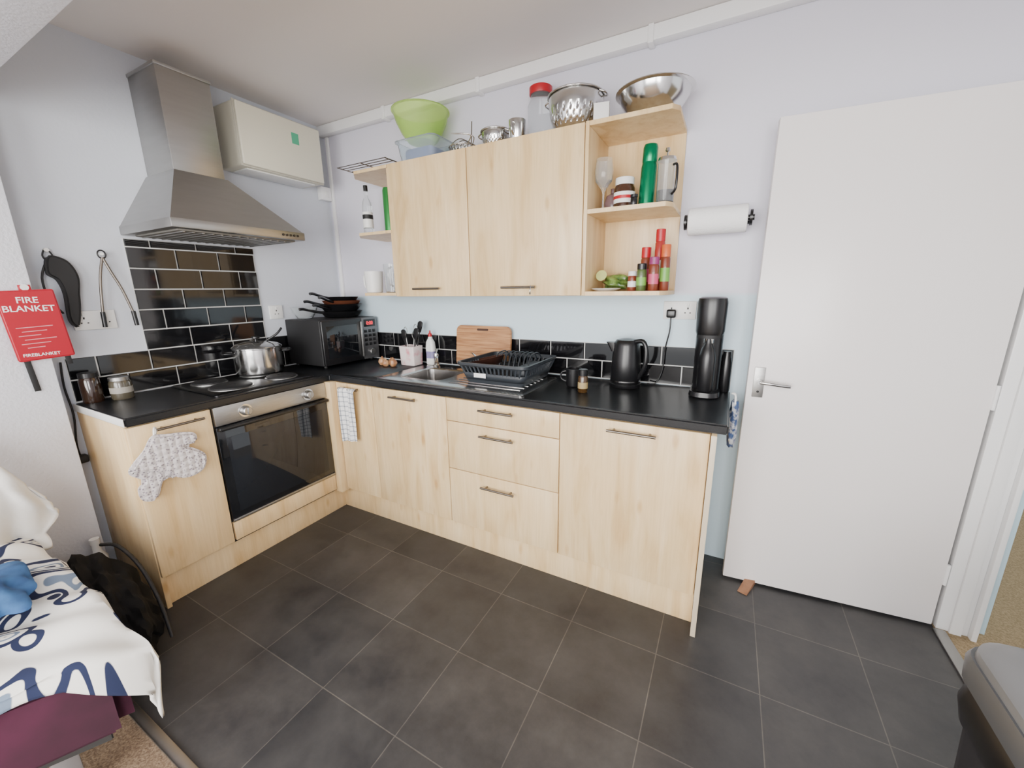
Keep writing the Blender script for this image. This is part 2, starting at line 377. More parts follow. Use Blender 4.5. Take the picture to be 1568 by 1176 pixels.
for z in (.82,.69,.42): handle(1.585,1.77,'x',FB,z)
G('base_cabinet',(2.3,-.3,0))
box('carcass',1.991,2.575,-.541,-.02,.15,.860,WOOD,.001)
box('cabinet_door',1.991,2.573,-.561,-.543,.165,.855,WOOD,.0015)
handle(2.20,2.39,'x',FB,.82)
box('end_panel',2.577,2.595,-.590,-.02,0,.861,WOOD,.001)
box('end_panel_edge',2.5765,2.5955,-.592,-.590,.001,.860,LIGHTST,.0005)
G('plinth',(0,0,.07))
box('plinth_board',.47,2.575,-.515,-.50,0,.149,WOOD,.001)
box('plinth_board',.455,.47,-1.488,-.50,0,.149,WOOD,.001)
G('built_in_oven',(.3,-.9,.5))
box('oven_body',.02,.496,-1.20,-.605,.15,.860,BPM,.002)
box('control_panel',.497,.522,-1.198,-.603,.766,.858,STEELF,.003)
for y in (-1.06,-.72):
    cyl('knob_ring',(.522,y,.812),(.526,y,.812),.032,CHROME)
    cyl('knob',(.526,y,.812),(.552,y,.812),.024,STEELF,r2=.021,bev=.003)
    box('knob_grip',.550,.556,y-.004,y+.004,.795,.829,STEELF,.002)
box('oven_door',.497,.517,-1.198,-.603,.275,.760,GLASSB,.004)
box('door_glass',.5172,.5185,-1.16,-.64,.31,.70,pm('oven_window',(.012,.014,.018),.03),.0005)
box('door_handle',.517,.545,-1.195,-.606,.742,.760,BPL,.006,3)
box('door_trim',.516,.521,-1.198,-.603,.268,.280,STEELF,.001)
box('lower_panel',.497,FL,-1.198,-.603,.165,.262,WOOD,.0015)
G('electric_hob',(.27,-.9,.9))
loft('hob_plate',[rr(.268,-.90,.225,.262,.015,.9008),rr(.268,-.90,.225,.262,.015,.905),rr(.268,-.90,.218,.255,.015,.909)],HOBST)
for x,y,r in ((.16,-1.03,.075),(.16,-.765,.092),(.375,-1.03,.092),(.375,-.765,.075)):
    lathe('plate_ring',[(r+.007,0),(r+.007,.003),(r,.004)],(x,y,.909),STEELF)
    lathe('hot_plate',[(r,0),(r,.009),(r-.006,.013),(.02,.013),(.018,.011),(0,.011)],(x,y,.9095),BPM)
G('saucepan',(.16,-.75,.93)); px,py,pz=.17,-.76,.9235
lathe('pot_body',[(.115,0),(.123,.004),(.125,.02),(.125,.14),(.129,.143),(.129,.147),(.123,.147)],(px,py,pz),CHROME,cap1=True)
lathe('lid',[(.126,.148),(.127,.152),(.105,.166),(.06,.176),(.02,.181),(0,.182)],(px,py,pz),pm('glass_lid_steel',(.5,.5,.5),.12,metal=.9))
lathe('lid_knob',[(.008,.181),(.008,.192),(.022,.197),(.022,.207),(0,.211)],(px,py,pz),BPL)
for s in (-1,1):
    dx,dy=.5*s,.86*s
    c=Vector((px+dx*.125,py+dy*.125,pz+.12)); t=Vector((-dy,dx,0)).normalized()*.035; o_=Vector((dx,dy,0))*.045
    tube('pot_handle',[c-t,c-t+o_*.8,c+o_,c+t+o_*.8,c+t],.007,BPL)
tube('ladle',[(px+.02,py+.05,pz+.18),(px+.06,py+.09,pz+.215),(px+.07,py+.12,pz+.25)],.006,BPL)
# hood
G('extractor_hood',(.2,-.9,1.9))
box('flue',.001,.262,-1.055,-.835,1.93,2.37,STEEL,.003)
box('flue_top_trim',.001,.266,-1.059,-.831,2.362,2.376,STEELF,.002)
def rc(x0,x1,y0,y1,z): return [(x0,y0,z),(x1,y0,z),(x1,y1,z),(x0,y1,z)]
loft('canopy',[rc(.001,.495,-1.205,-.60,1.69),rc(.001,.282,-1.062,-.832,1.935),rc(.001,.262,-1.055,-.835,1.94)],STEEL,smooth=False)
box('canopy_rim',.001,.50,-1.208,-.597,1.652,1.692,STEEL,.003)
box('grease_filter',.05,.46,-1.17,-.63,1.645,1.653,pm('filter_grey',(.20,.19,.17),.5,metal=.6),.002)
for i in range(14): box('filter_slat',.06,.45,-1.15+i*.0385,-1.14+i*.0385,1.641,1.646,STEELF,.001)
for i in range(5): cyl('hood_button',(.500,-.72+i*.02,1.672),(.504,-.72+i*.02,1.672),.006,BPL,n=14)
G('fuse_box',(.1,-.45,2.2))
box('case',.001,.20,-.705,-.20,2.05,2.365,CREAM,.012,3)
box('front_cover',.20,.218,-.700,-.205,2.055,2.36,CREAM,.006,3)
box('seam',.196,.2005,-.7065,-.198,2.048,2.367,pm('cream_shadow',(.50,.48,.40),.5),.001)
box('green_sticker',.2182,.2188,-.40,-.355,2.235,2.295,pm('green_sticker',(.08,.42,.24),.5),0)
box('bottom_vent',.03,.17,-.66,-.24,2.043,2.05,WPL,.002)
# ------------------------------------------------------------------ wall cabinets
def wallcab(x0,x1,hx0,hx1):
    G('wall_cabinet',((x0+x1)/2,-.15,1.7))
    box('carcass',x0+.001,x1-.001,-.290,-.002,1.346,2.055,WOOD,.001)
    box('cabinet_door',x0+.002,x1-.002,-.31,-.292,1.347,2.053,WOOD,.0015)
    handle(hx0,hx1,'x',-.31,1.388,out=.026)
wallcab(.86,1.382,1.01,1.195); wallcab(1.383,1.985,1.58,1.765)
G('open_shelf_unit',(2.17,-.15,1.7))
box('side_panel',1.987,2.003,-.31,-.002,1.346,2.055,WOOD,.001)
box('back_panel',2.003,2.35,-.012,-.002,1.346,2.055,WOOD,.001)
for z in (1.346,1.694,2.037): prism('shelf',[(2.003,-.0125),(2.35,-.0125),(2.35,-.27),(2.325,-.308),(2.003,-.308)],'z',z,z+.018,WOOD,bev=.001)
G('open_shelf_unit',(.7,-.15,1.7))
for z in (1.352,1.70,2.037): prism('shelf',[(.52,-.002),(.858,-.002),(.858,-.308),(.60,-.308),(.52,-.23)],'z',z,z+.016,WOOD,bev=.001)
box('wall_batten',.845,.859,-.30,-.002,1.368,2.037,WOOD,.001)
for z in (1.368,1.716): box('bracket',.55,.845,-.012,-.001,z,z+.02,WOOD,.001)
# ------------------------------------------------------------------ microwave & things on it
G('microwave_oven',(.2,-.25,1.05))
box('case',.02,.36,-.475,-.025,.915,1.205,BPM,.006,3)
box('door',.36,.380,-.475,-.165,.917,1.203,BPL,.006,3)
box('door_window',.380,.3815,-.445,-.20,.96,1.165,GLASSB,.0005)
box('door_pull',.380,.396,-.183,-.170,.94,1.18,STEELF,.004)
box('control_panel',.36,.380,-.163,-.026,.917,1.203,pm('dark_silver',(.16,.16,.165),.3,metal=.6),.004)
box('display',.380,.3812,-.145,-.045,1.14,1.19,BPL,.0003)
text('display_digits','0:00',.034,(.3818,-.095,1.153),(90,0,90),pm('led_red',(.9,.02,.04),.4,emit=2),ext=.0002)
for i in range(4):
    for j in range(3): box('key',.380,.3822,-.148+j*.037,-.122+j*.037,1.01+i*.03,1.03+i*.03,BPL,.001)
cyl('dial',(.380,-.095,.965),(.396,-.095,.965),.022,STEELF,bev=.002)
for x in (.05,.33):
    for y in (-.44,-.06): cyl('foot',(x,y,.9005),(x,y,.9155),.012,BPM,n=14)
G('frying_pan_stack',(.2,-.2,1.22))
z=1.206
COP=pm('copper_rim',(.30,.10,.055),.3,metal=.6)
for i,(r,cx,cy,hd) in enumerate(((.135,.20,-.17,(-.10,-1)),(.120,.19,-.165,(.30,-1)),(.135,.20,-.165,(.08,-1)),(.125,.20,-.16,(.45,-1)),(.115,.20,-.165,(.2,-1)))):
    lathe('pan',[(r*.72,0),(r*.8,.004),(r,.040),(r+.003,.042),(r-.003,.042),(r*.78,.007),(r*.7,.004)],(cx,cy,z),BPL if i!=3 else COP)
    h=Vector((hd[0],hd[1],0)).normalized(); p=Vector((cx,cy,z+.035))+h*r
    tube('pan_handle',[p-h*.004,p+h*.06+Vector((0,0,.012)),p+h*.13+Vector((0,0,.030)),p+h*.16+Vector((0,0,.030))],.009,BPL)
    z+=.024
G('glass_mixing_bowl',(.13,-.40,1.21))
lathe('glass_bowl',[(.035,0),(.045,.003),(.070,.04),(.082,.075),(.079,.075),(.067,.043),(.042,.008),(0,.006)],(.11,-.388,1.206),GLASS)
# ------------------------------------------------------------------ worktop items
G('storage_jar',(.06,-1.45,.9))
lathe('jar_glass',[(.034,0),(.036,.01),(.036,.10),(.03,.115)],(.062,-1.455,.9005),pm('coffee_brown',(.02,.008,.004),.15,coat=.6))
lathe('jar_lid',[(.033,.115),(.033,.135),(.03,.137)],(.062,-1.455,.9005),BPL)
G('storage_jar',(.1,-1.37,.9))
lathe('jar_glass',[(.038,0),(.041,.01),(.041,.075),(.036,.088)],(.10,-1.365,.9005),pm('olive_contents',(.07,.06,.04),.2,coat=.6))
lathe('jar_label',[(.0415,.030),(.0415,.058)],(.10,-1.365,.9005),pm('jar_label_grey',(.32,.30,.26),.5),cap0=False,cap1=False)
lathe('jar_lid',[(.038,.088),(.038,.103),(.035,.105)],(.10,-1.365,.9005),STEEL)
ON=noisemat('onion_skin',(.30,.12,.05),(.55,.32,.16),scale=(4,4,1),ns=12,rough=.4)
G('onions',(.7,-.2,.92))
for x,y,r in ((.60,-.215,.026),(.655,-.240,.023),(.705,-.225,.026),(.655,-.19,.022)):
    lathe('onion',[(0.002,0),(r*.6,.003),(r*.95,.35*r*2),(r,.5*r*2),(r*.8,.8*r*2),(r*.3,.97*r*2),(r*.12,1.15*r*2),(0,1.2*r*2)],(x,y,.9005),ON,n=20)
G('utensil_holder',(.74,-.1,.95))
PKB=noisemat('pink_floral',(.80,.70,.68),(.70,.28,.32),ns=22,rough=.3,lo=.5,hi=.7)
loft('pot',[rr(.755,-.105,.058,.045,.01,.9005),rr(.755,-.105,.062,.050,.01,1.025),rr(.755,-.105,.057,.045,.01,1.025),rr(.755,-.105,.053,.041,.01,.91)],PKB)
for i,(dx,dy,h,m) in enumerate(((-.03,.01,.17,STEEL),(-.01,-.02,.15,BPL),(.015,.015,.19,STEEL),(.035,-.01,.16,BPL),(.0,.02,.14,STEEL),(.03,.02,.2,BPL))):
    b=Vector((.755+dx*.7,-.105+dy*.7,.93)); t=b+Vector((dx*1.1,dy*1.1,h-.01)); tube('utensil_stem',[b,t],.0035,m,smooth_path=False)
    if i%2: loft('utensil_head',[rr(t.x,t.y,.006,.003,.002,t.z-.01),rr(t.x,t.y,.02,.004,.003,t.z+.02),rr(t.x+dx*.3,t.y,.02,.004,.003,t.z+.055),rr(t.x+dx*.3,t.y,.008,.003,.002,t.z+.065)],m)
    else: tube('whisk_loop',[t,t+Vector((-.015,0,.03)),t+Vector((0,0,.055)),t+Vector((.015,0,.03)),t],.002,m)
G('washing_up_liquid_bottle',(.88,-.05,1))
c=(.885,-.06,.9005)
loft('bottle',[rr(c[0],c[1],a,b,min(a,b)*.8,.9005+z) for a,b,z in ((.028,.018,0),(.032,.022,.01),(.030,.021,.07),(.033,.022,.11),(.028,.02,.15),(.013,.013,.175),(.012,.012,.185))],WPL)
loft('label',[rr(c[0],c[1],a,b,min(a,b)*.8,.9005+z) for a,b,z in ((.0318,.0225,.045),(.0308,.0215,.07),(.0333,.0223,.09))],pm('blue_label',(.22,.20,.36),.4),cap0=False,cap1=False)
lathe('cap',[(.012,.185),(.012,.205),(.006,.21),(.005,.225)],c,REDL)
G('chopping_board',(1.28,-.04,1.03))
XF[0]=rot('X',-5,(0,-.045,.905))
prism('board',rrect2(1.085,1.475,.908,1.165,.035),'y',-.062,-.044,BAMB,bev=.003)
prism('hand_hole',rrect2(1.24,1.32,1.135,1.148,.006),'y',-.0632,-.0615,pm('dark_slot',(.05,.02,.01),.6),bev=0)
XF[0]=Matrix.Identity(4)
G('dish_drying_rack',(1.58,-.25,.95))
cx,cy=1.575,-.26
loft('tray',[rr(cx,cy,.165,.165,.03,.913),rr(cx,cy,.172,.172,.03,.935),rr(cx,cy,.167,.167,.03,.935),rr(cx,cy,.16,.16,.03,.918)],GREYP)
loft('rim',[rr(cx,cy,.197,.194,.035,1.0),rr(cx,cy,.205,.202,.035,1.008),rr(cx,cy,.205,.202,.035,1.02),rr(cx,cy,.193,.19,.035,1.02),rr(cx,cy,.191,.188,.035,1.0),rr(cx,cy,.197,.194,.035,1.0)],GREYP,cap0=False,cap1=False)
def perim(hx,hy,z,n):
    o=[]
    for i in range(n): o.append((cx-hx+2*hx*i/n,cy-hy,z))
    for i in range(n): o.append((cx+hx,cy-hy+2*hy*i/n,z))
    for i in range(n): o.append((cx+hx-2*hx*i/n,cy+hy,z))
    for i in range(n): o.append((cx-hx,cy+hy-2*hy*i/n,z))
    return o
loft('solid_side',[rr(cx,cy,.169,.169,.03,.93),rr(cx,cy,.183,.182,.032,.968)],GREYP,cap0=False,cap1=False,thick=.004)
pa,pb=perim(.178,.177,.962,16),perim(.195,.192,1.004,16)
for i,(a,b) in enumerate(zip(pa,pb)):
    if i%16==0: continue
    tube('side_bar',[a,b],.0055,GREYP,res=3,smooth_path=False)
for i in range(8):
    x=cx-.06+i*.028
    tube('plate_prong',[(x,cy-.06,.93),(x,cy-.02,1.03),(x,cy+.06,1.05),(x,cy+.12,1.02),(x,cy+.15,.93)],.0035,GREYP,res=3)
box('label',cx-.10,cx-.03,cy-.186,cy-.184,.945,.968,WPL,.0003)
box('cutlery_cup',cx+.10,cx+.165,cy-.14,cy+.10,.935,1.0,GREYP,.006)
G('frying_pan',(1.45,-.26,1))
XF[0]=rot('Y',-12,(1.45,-.3,.95))
lathe('pan_body',[(.07,0),(.078,.004),(.10,.04),(.103,.042),(.097,.042),(.075,.008),(.0,.006)],(1.475,-.30,.975),pm('pan_brown',(.06,.025,.018),.3,metal=.4))
tube('pan_handle',[(1.39,-.25,1.01),(1.33,-.19,1.04),(1.26,-.12,1.055)],.008,CHROME)
XF[0]=Matrix.Identity(4)
G('spice_jar',(2.01,-.33,.93))
lathe('jar_body',[(.021,0),(.023,.004),(.023,.07),(.019,.08)],(2.015,-.335,.9005),pm('gold_jar',(.06,.03,.01),.2,coat=.5))
lathe('jar_label',[(.0235,.02),(.0235,.050)],(2.015,-.335,.9005),pm('cream_label',(.36,.27,.12),.5),cap0=False,cap1=False)
lathe('jar_lid',[(.021,.08),(.021,.108),(.019,.11)],(2.015,-.335,.9005),BPL)
G('coffee_mug',(1.92,-.25,.93))
lathe('cup',[(.034,0),(.038,.005),(.040,.09),(.037,.09),(.035,.01),(0,.008)],(1.935,-.235,.9005),BPL)
tube('cup_handle',[(1.897,-.235,.975),(1.872,-.24,.965),(1.87,-.24,.935),(1.898,-.235,.92)],.005,BPL)
G('electric_kettle',(2.17,-.14,1))
kc=(2.165,-.125,.9005)
lathe('kettle_base',[(.074,0),(.076,.004),(.076,.018),(.07,.022)],kc,BPL)
lathe('kettle_body',[(.070,.022),(.073,.028),(.070,.12),(.062,.205),(.058,.222),(.050,.232),(.02,.238),(0,.239)],kc,BPL)
lathe('kettle_band',[(.0735,.03),(.0735,.036)],kc,CHROME,cap0=False,cap1=False)
loft('spout',[rr(kc[0]-.058,kc[1]-.012,.012,.02,.01,1.075),rr(kc[0]-.068,kc[1]-.012,.02,.022,.01,1.11),rr(kc[0]-.072,kc[1]-.012,.024,.022,.01,1.12)],BPL)
tube('kettle_handle',[(kc[0]+.040,kc[1]-.02,1.125),(kc[0]+.08,kc[1]-.03,1.13),(kc[0]+.098,kc[1]-.035,1.09),(kc[0]+.095,kc[1]-.035,1.01),(kc[0]+.065,kc[1]-.02,.95)],.011,BPL)
G('sparkling_water_maker',(2.54,-.13,1.1))
sx,sy=2.525,-.125
loft('machine_base',[rr(sx,sy-.01,.060,.090,.052,.9005),rr(sx,sy-.01,.063,.093,.052,.905),rr(sx,sy-.01,.060,.090,.052,.925)],BPL)
loft('column',[rr(sx,sy+.02,.055,.055,.05,.92),rr(sx,sy+.02,.056,.056,.05,1.18)],BPL)
loft('neck',[rr(sx,sy,.052,.072,.045,1.160),rr(sx,sy,.052,.072,.045,1.180)],BPM)
loft('head',[rr(sx,sy,.054,.076,.05,1.175),rr(sx,sy,.058,.080,.053,1.19),rr(sx,sy,.060,.082,.055,1.31),rr(sx,sy,.056,.078,.05,1.33),rr(sx,sy,.046,.066,.042,1.335)],BPL)
lathe('nozzle',[(.02,0),(.022,.03)],(sx,sy-.045,1.14),CHROME)
lathe('bottle',[(.030,0),(.034,.01),(.034,.15),(.026,.19),(.015,.21),(.015,.235)],(sx,sy-.052,.926),BPL)
G('water_bottle',(2.6,-.05,1))
lathe('bottle_body',[(.022,0),(.024,.006),(.024,.14),(.017,.17),(.017,.19)],(2.602,-.05,.9005),BPL,n=24)
def socket(name,c,w,h,wall,double=True):
    G(name,c)
    def b(n,s0,s1,z0,z1,d0,d1,m,bv=.002):
        if wall=='back': box(n,c[0]+s0,c[0]+s1,-d1,-d0,c[2]+z0,c[2]+z1,m,bv)
        else: box(n,c[0]+d0,c[0]+d1,c[1]+s0,c[1]+s1,c[2]+z0,c[2]+z1,m,bv)
    b('face_plate',-w/2,w/2,-h/2,h/2,.0005,.012,WPL,.003)
    for s in ((-w/4,w/4) if double else (0,)):
        b('pin_earth',s-.003,s+.003,.005,.014,.0118,.0125,BPM,0)
        for e in (-.011,.011): b('pin_slot',s+e-.003,s+e+.003,-.014,-.009,.0118,.0125,BPM,0)
        b('switch',s-.005,s+.005,.018,.032,.012,.016,WPL,.001)
socket('wall_socket',(2.38,0,1.27),.146,.086,'back')
socket('wall_socket',(0,-1.37,1.265),.146,.086,'left')
socket('wall_socket',(0,-.515,1.255),.086,.086,'left',False)
G('power_plug',(2.345,-.03,1.25))
box('plug_body',2.325,2.368,-.045,-.0165,1.235,1.275,BPL,.008,3)
tube('cord',[(2.346,-.032,1.236),(2.345,-.035,1.17),(2.33,-.03,1.08),(2.325,-.03,.98),(2.30,-.035,.91),(2.26,-.05,.906)],.0035,BPL)
G('paper_towel_holder',(2.5,-.08,1.66))
cyl('towel_roll',(2.395,-.085,1.655),(2.62,-.085,1.655),.056,PAPER,n=48,bev=.003)
cyl('spindle',(2.375,-.085,1.655),(2.645,-.085,1.655),.012,BPL)
for x in (2.378,2.628):
    cyl('end_disc',(x,-.085,1.655),(x+.010,-.085,1.655),.032,BPL)
    box('arm',x,x+.010,-.09,-.001,1.64,1.67,BPL,.003)
box('wall_plate',2.378,2.638,-.006,-.0005,1.64,1.67,BPL,.002)
# ------------------------------------------------------------------ door
ang=math.degrees(math.atan2(.065,.767)); PX=Vector((2.688,-.155,0))
XF[0]=Matrix.Translation(PX)@Matrix.Rotation(math.radians(ang),4,'Z')
W=.766
G('door_1',(3.07,-.12,1)); 
box('door_slab',0,W,0,.036,.012,1.99,DOORM,.003)
box('handle_plate',.022,.062,-.007,-.0005,.915,1.045,STEELF,.002)
cyl('handle_neck',(.042,-.007,.985),(.042,-.035,.985),.009,CHROME)
tube('lever',[(.042,-.035,.985),(.075,-.04,.983),(.12,-.038,.978),(.15,-.036,.976)],.0075,CHROME)
cyl('keyhole',(.042,-.0085,.94),(.042,-.007,.94),.005,BPM,n=14)
for z in (.25,.98,1.75): cyl('hinge',(W+.004,.0,z-.045),(W+.004,.0,z+.045),.006,WHITE,n=14)
XF[0]=Matrix.Identity(4)
G('door_wedge',(2.79,-.19,0))
prism('wedge',[(-.235,0.0005),(-.11,0.0005),(-.11,.03),(-.235,.006)],'x',2.775,2.815,noisemat('wedge_wood',(.22,.10,.05),(.32,.16,.085),ns=20,rough=.6),bev=.001,xf=rot('Z',-20,(2.79,-.16,0)))
G('carrier_bag',(2.65,-.22,.85))
BAGM=noisemat('blue_grey_bag',(.04,.08,.20),(.50,.52,.55),ns=34,rough=.35,lo=.46,hi=.56)
def bagf():
    rings=[]
    for i in range(11):
        t=i/10; z=.71+.20*t; w=.018+.008*math.sin(math.pi*t); l=.040*(.5+.6*math.sin(math.pi*min(1,t*.9+.1)))
        rings.append([(2.650+(w*math.cos(a)+.003*math.sin(5*a+i))*.7,-.24+l*math.sin(a)+.005*math.sin(3*a+2*i),z+.004*math.sin(4*a)) for a in [2*math.pi*j/24 for j in range(24)]])
    return rings
loft('bag_body',bagf(),BAGM)
tube('bag_handle',[(2.65,-.26,.90),(2.648,-.25,.935),(2.636,-.24,.94),(2.648,-.23,.935),(2.65,-.22,.90)],.004,WPL)
# ------------------------------------------------------------------ top of cabinets
ZT=2.0555
G('plastic_tub',(1.0,-.16,2.1))
loft('tub',[rr(1.02,-.165,.115,.085,.03,ZT),rr(1.02,-.165,.130,.10,.035,ZT+.105),rr(1.02,-.165,.140,.11,.035,ZT+.107),rr(1.02,-.165,.140,.11,.035,ZT+.114),rr(1.02,-.165,.126,.096,.035,ZT+.114),rr(1.02,-.165,.110,.08,.03,ZT+.006)],TUBP)
box('tub_contents',.925,1.115,-.235,-.095,ZT+.008,ZT+.080,pm('blue_cloth',(.06,.10,.26),.8),.02,3)
G('plastic_bowl',(1.0,-.16,2.3))
lathe('bowl',[(.065,0),(.075,.003),(.108,.045),(.135,.10),(.150,.150),(.157,.153),(.157,.157),(.147,.157),(.131,.102),(.104,.049),(.07,.008),(0,.006)],(1.0,-.165,ZT+.1145),GREENG)
G('wire_sieve',(1.28,-.16,2.1))
lathe('mesh',[(.02,.0),(.055,.018),(.075,.05)],(1.27,-.16,ZT),STEEL,cap1=False,thick=.0015,skip=lambda i,j:j%2==0)
tube('rim',[(1.27+.076*math.cos(a),-.16+.076*math.sin(a),ZT+.052) for a in [math.pi*2*k/12 for k in range(12)]],.003,CHROME,cyclic=True)
for s in (-.02,.02): tube('sieve_handle',[(1.33,-.19+s,ZT+.052),(1.37,-.235+s*.6,ZT+.075),(1.27,-.27,ZT+.09)],.0025,CHROME)
for k in range(4): tube('wire',[(1.20,-.20+k*.03,ZT+.054),(1.27,-.20+k*.03,ZT+.085),(1.34,-.20+k*.03,ZT+.054)],.0022,HANDLE)
tube('skewer',[(1.345,-.20,ZT+.03),(1.352,-.20,ZT+.15)],.003,HANDLE,smooth_path=False)
def colander(name,c,r,h):
    G(name,c)
    rows=14; prof=[(r*.45,0)]+[(r*math.sin(math.pi/2*(.28+.72*i/rows))**.9,h*(1-math.cos(math.pi/2*i/rows*1.0))) for i in range(1,rows+1)]
    lathe('perforated_bowl',prof,c,CHROME,n=144,cap1=False,thick=.0016,skip=lambda i,j:(i in (5,7,9)) and ((j+(3 if i%4==1 else 0))%6==0))
    tube('rim',[(c[0]+(r+.003)*math.cos(a),c[1]+(r+.003)*math.sin(a),c[2]+h) for a in [math.pi*2*k/24 for k in range(24)]],.004,CHROME,cyclic=True,sub=3)
    for s in (-1,1):
        tube('loop_handle',[(c[0]+s*r*.97,c[1]-.03,c[2]+h-.005),(c[0]+s*(r+.018),c[1]-.02,c[2]+h-.012),(c[0]+s*(r+.018),c[1]+.02,c[2]+h-.012),(c[0]+s*r*.97,c[1]+.03,c[2]+h-.005)],.004,CHROME)
    lathe('foot_ring',[(r*.45,-.0),(r*.47,-.012),(r*.5,-.012)],c,CHROME,cap0=False,cap1=False,thick=.002)
colander('strainer',(1.462,-.15,ZT+.014),.072,.082)
colander('colander',(1.885,-.155,ZT+.014),.122,.148)
G('steel_beaker',(1.62,-.2,2.1))
lathe('beaker',[(.036,0),(.038,.003),(.042,.105),(.039,.105),(.036,.006),(0,.005)],(1.61,-.20,ZT),CHROME)
tube('beaker_handle',[(1.61,-.241,ZT+.09),(1.61,-.260,ZT+.08),(1.61,-.258,ZT+.05),(1.61,-.239,ZT+.035)],.004,CHROME)
G('glass_storage_jar',(1.69,-.08,2.2))
lathe('jar_glass',[(.060,0),(.064,.006),(.064,.19),(.05,.225),(.05,.24)],(1.678,-.078,ZT),GLASS)
lathe('jar_lid',[(.055,.24),(.056,.242),(.056,.272),(.052,.275)],(1.678,-.078,ZT),REDL)
G('small_carton',(2.03,-.2,2.1))
box('carton',2.0,2.065,-.27,-.22,ZT,ZT+.075,WPL,.004,xf=rot('Z',12,(2.03,-.24,0)))
G('salad_bowl',(2.22,-.15,2.1))
lathe('steel_bowl',[(.060,0),(.065,.001),(.105,.028),(.132,.065),(.142,.095),(.157,.098),(.157,.101),(.139,.100),(.128,.067),(.101,.032),(.055,.005),(0,.004)],(2.230,-.160,ZT+.008),CHROME,n=64)
lathe('bowl_foot',[(.06,0),(.06,.008)],(2.230,-.160,ZT),CHROME)
# ------------------------------------------------------------------ left open shelf items
G('cooling_rack',(.68,-.15,2.08))
for k in range(9): tube('wire',[(.46,-.29+k*.033,2.095),(.84,-.29+k*.033,2.095)],.0022,HANDLE,res=3,smooth_path=False)
for x in (.46,.65,.84): tube('cross_wire',[(x,-.30,2.092),(x,-.02,2.092)],.0028,HANDLE,res=3,smooth_path=False)
for x in (.56,.80):
    for y in (-.20,-.04): tube('leg',[(x,y,2.092),(x,y,2.0535)],.0025,HANDLE,res=3,smooth_path=False)
G('spirit_bottle',(.58,-.23,1.8)); c=(.585,-.215,1.7165)
lathe('bottle_glass',[(.026,0),(.030,.004),(.030,.16),(.026,.185),(.012,.215),(.0115,.25)],c,GLASS)
lathe('bottle_label',[(.0305,.04),(.0305,.13)],c,WPL,cap0=False,cap1=False)
lathe('label_print',[(.0308,.09),(.0308,.115)],c,BPM,cap0=False,cap1=False)
lathe('cap',[(.013,.25),(.013,.28),(.011,.282)],c,BPL)
G('drink_can',(.79,-.25,1.8))
lathe('can',[(.026,0),(.029,.004),(.029,.22),(.024,.235),(.022,.235)],(.80,-.255,1.7165),pm('green_can',(.03,.22,.05),.3,metal=.4))
G('measuring_jug',(.6,-.2,1.4)); c=(.60,-.225,1.3685)
lathe('jug',[(.044,0),(.048,.004),(.058,.130),(.055,.130),(.045,.008),(0,.006)],c,WPL)
tube('jug_handle',[(c[0]-.05,c[1],c[2]+.11),(c[0]-.082,c[1],c[2]+.105),(c[0]-.08,c[1],c[2]+.04),(c[0]-.044,c[1],c[2]+.03)],.006,WPL)
G('glass_jug',(.72,-.15,1.4)); c=(.745,-.21,1.3685)
lathe('jug',[(.042,0),(.046,.004),(.052,.17),(.049,.17),(.043,.008),(0,.006)],c,GLASS)
tube('jug_handle',[(c[0]+.03,c[1]-.04,c[2]+.15),(c[0]+.04,c[1]-.075,c[2]+.13),(c[0]+.035,c[1]-.07,c[2]+.06),(c[0]+.03,c[1]-.035,c[2]+.04)],.005,GLASS)
# ------------------------------------------------------------------ right shelf items
zs=1.7125
G('wine_glass',(2.04,-.2,1.8))
lathe('goblet',[(.034,0),(.032,.003),(.005,.01),(.004,.07),(.012,.09),(.036,.12),(.040,.16),(.034,.21),(.033,.21),(.038,.16),(.033,.122),(0,.095)],(2.05,-.23,zs),GLASS)
G('ceramic_ornament',(2.1,-.1,1.75))
lathe('ornament',[(.02,0),(.035,.01),(.042,.045),(.03,.08),(.012,.09),(.012,.11)],(2.065,-.12,zs),pm('mauve_glass',(.18,.11,.12),.2,coat=.5))
G('chocolate_spread_jar',(2.13,-.2,1.75)); c=(2.135,-.20,zs)
lathe('jar_body',[(.040,0),(.045,.005),(.045,.085),(.038,.10)],c,pm('chocolate',(.05,.018,.008),.15,coat=.6))
lathe('jar_label',[(.0455,.025),(.0455,.070)],c,WPL,cap0=False,cap1=False)
lathe('label_band',[(.0458,.042),(.0458,.055)],c,REDL,cap0=False,cap1=False)
lathe('jar_lid',[(.040,.10),(.040,.128),(.037,.130)],c,WPL)
G('spice_pot',(2.19,-.26,1.73))
lathe('pot',[(.013,0),(.014,.002),(.014,.03),(.012,.033),(.015,.034),(.015,.045)],(2.192,-.27,zs),BPL)
G('vacuum_flask',(2.22,-.18,1.85)); c=(2.226,-.19,zs); XF[0]=rot('Y',2,c)
lathe('flask',[(.029,0),(.032,.004),(.032,.16),(.029,.178),(.030,.180),(.030,.235),(.026,.247),(0,.249)],c,GRNM)
XF[0]=Matrix.Identity(4)
G('cafetiere',(2.3,-.2,1.8)); c=(2.304,-.20,zs)
lathe('frame_base',[(.038,0),(.038,.012)],c,BPL)
lathe('beaker',[(.034,.012),(.035,.014),(.035,.16),(.039,.172),(.037,.172),(.033,.16),(.033,.016),(0,.014)],c,GLASS)
lathe('coffee',[(.0325,.017),(.0325,.06)],c,pm('coffee_dark',(.02,.01,.006),.2))
lathe('lid',[(.037,.173),(.034,.185),(.01,.192),(.003,.194),(.003,.205),(.01,.21),(.008,.222)],c,CHROME)
tube('handle',[(c[0]+.030,c[1]-.025,zs+.15),(c[0]+.046,c[1]-.042,zs+.14),(c[0]+.046,c[1]-.042,zs+.06),(c[0]+.03,c[1]-.025,zs+.04)],.005,BPL)
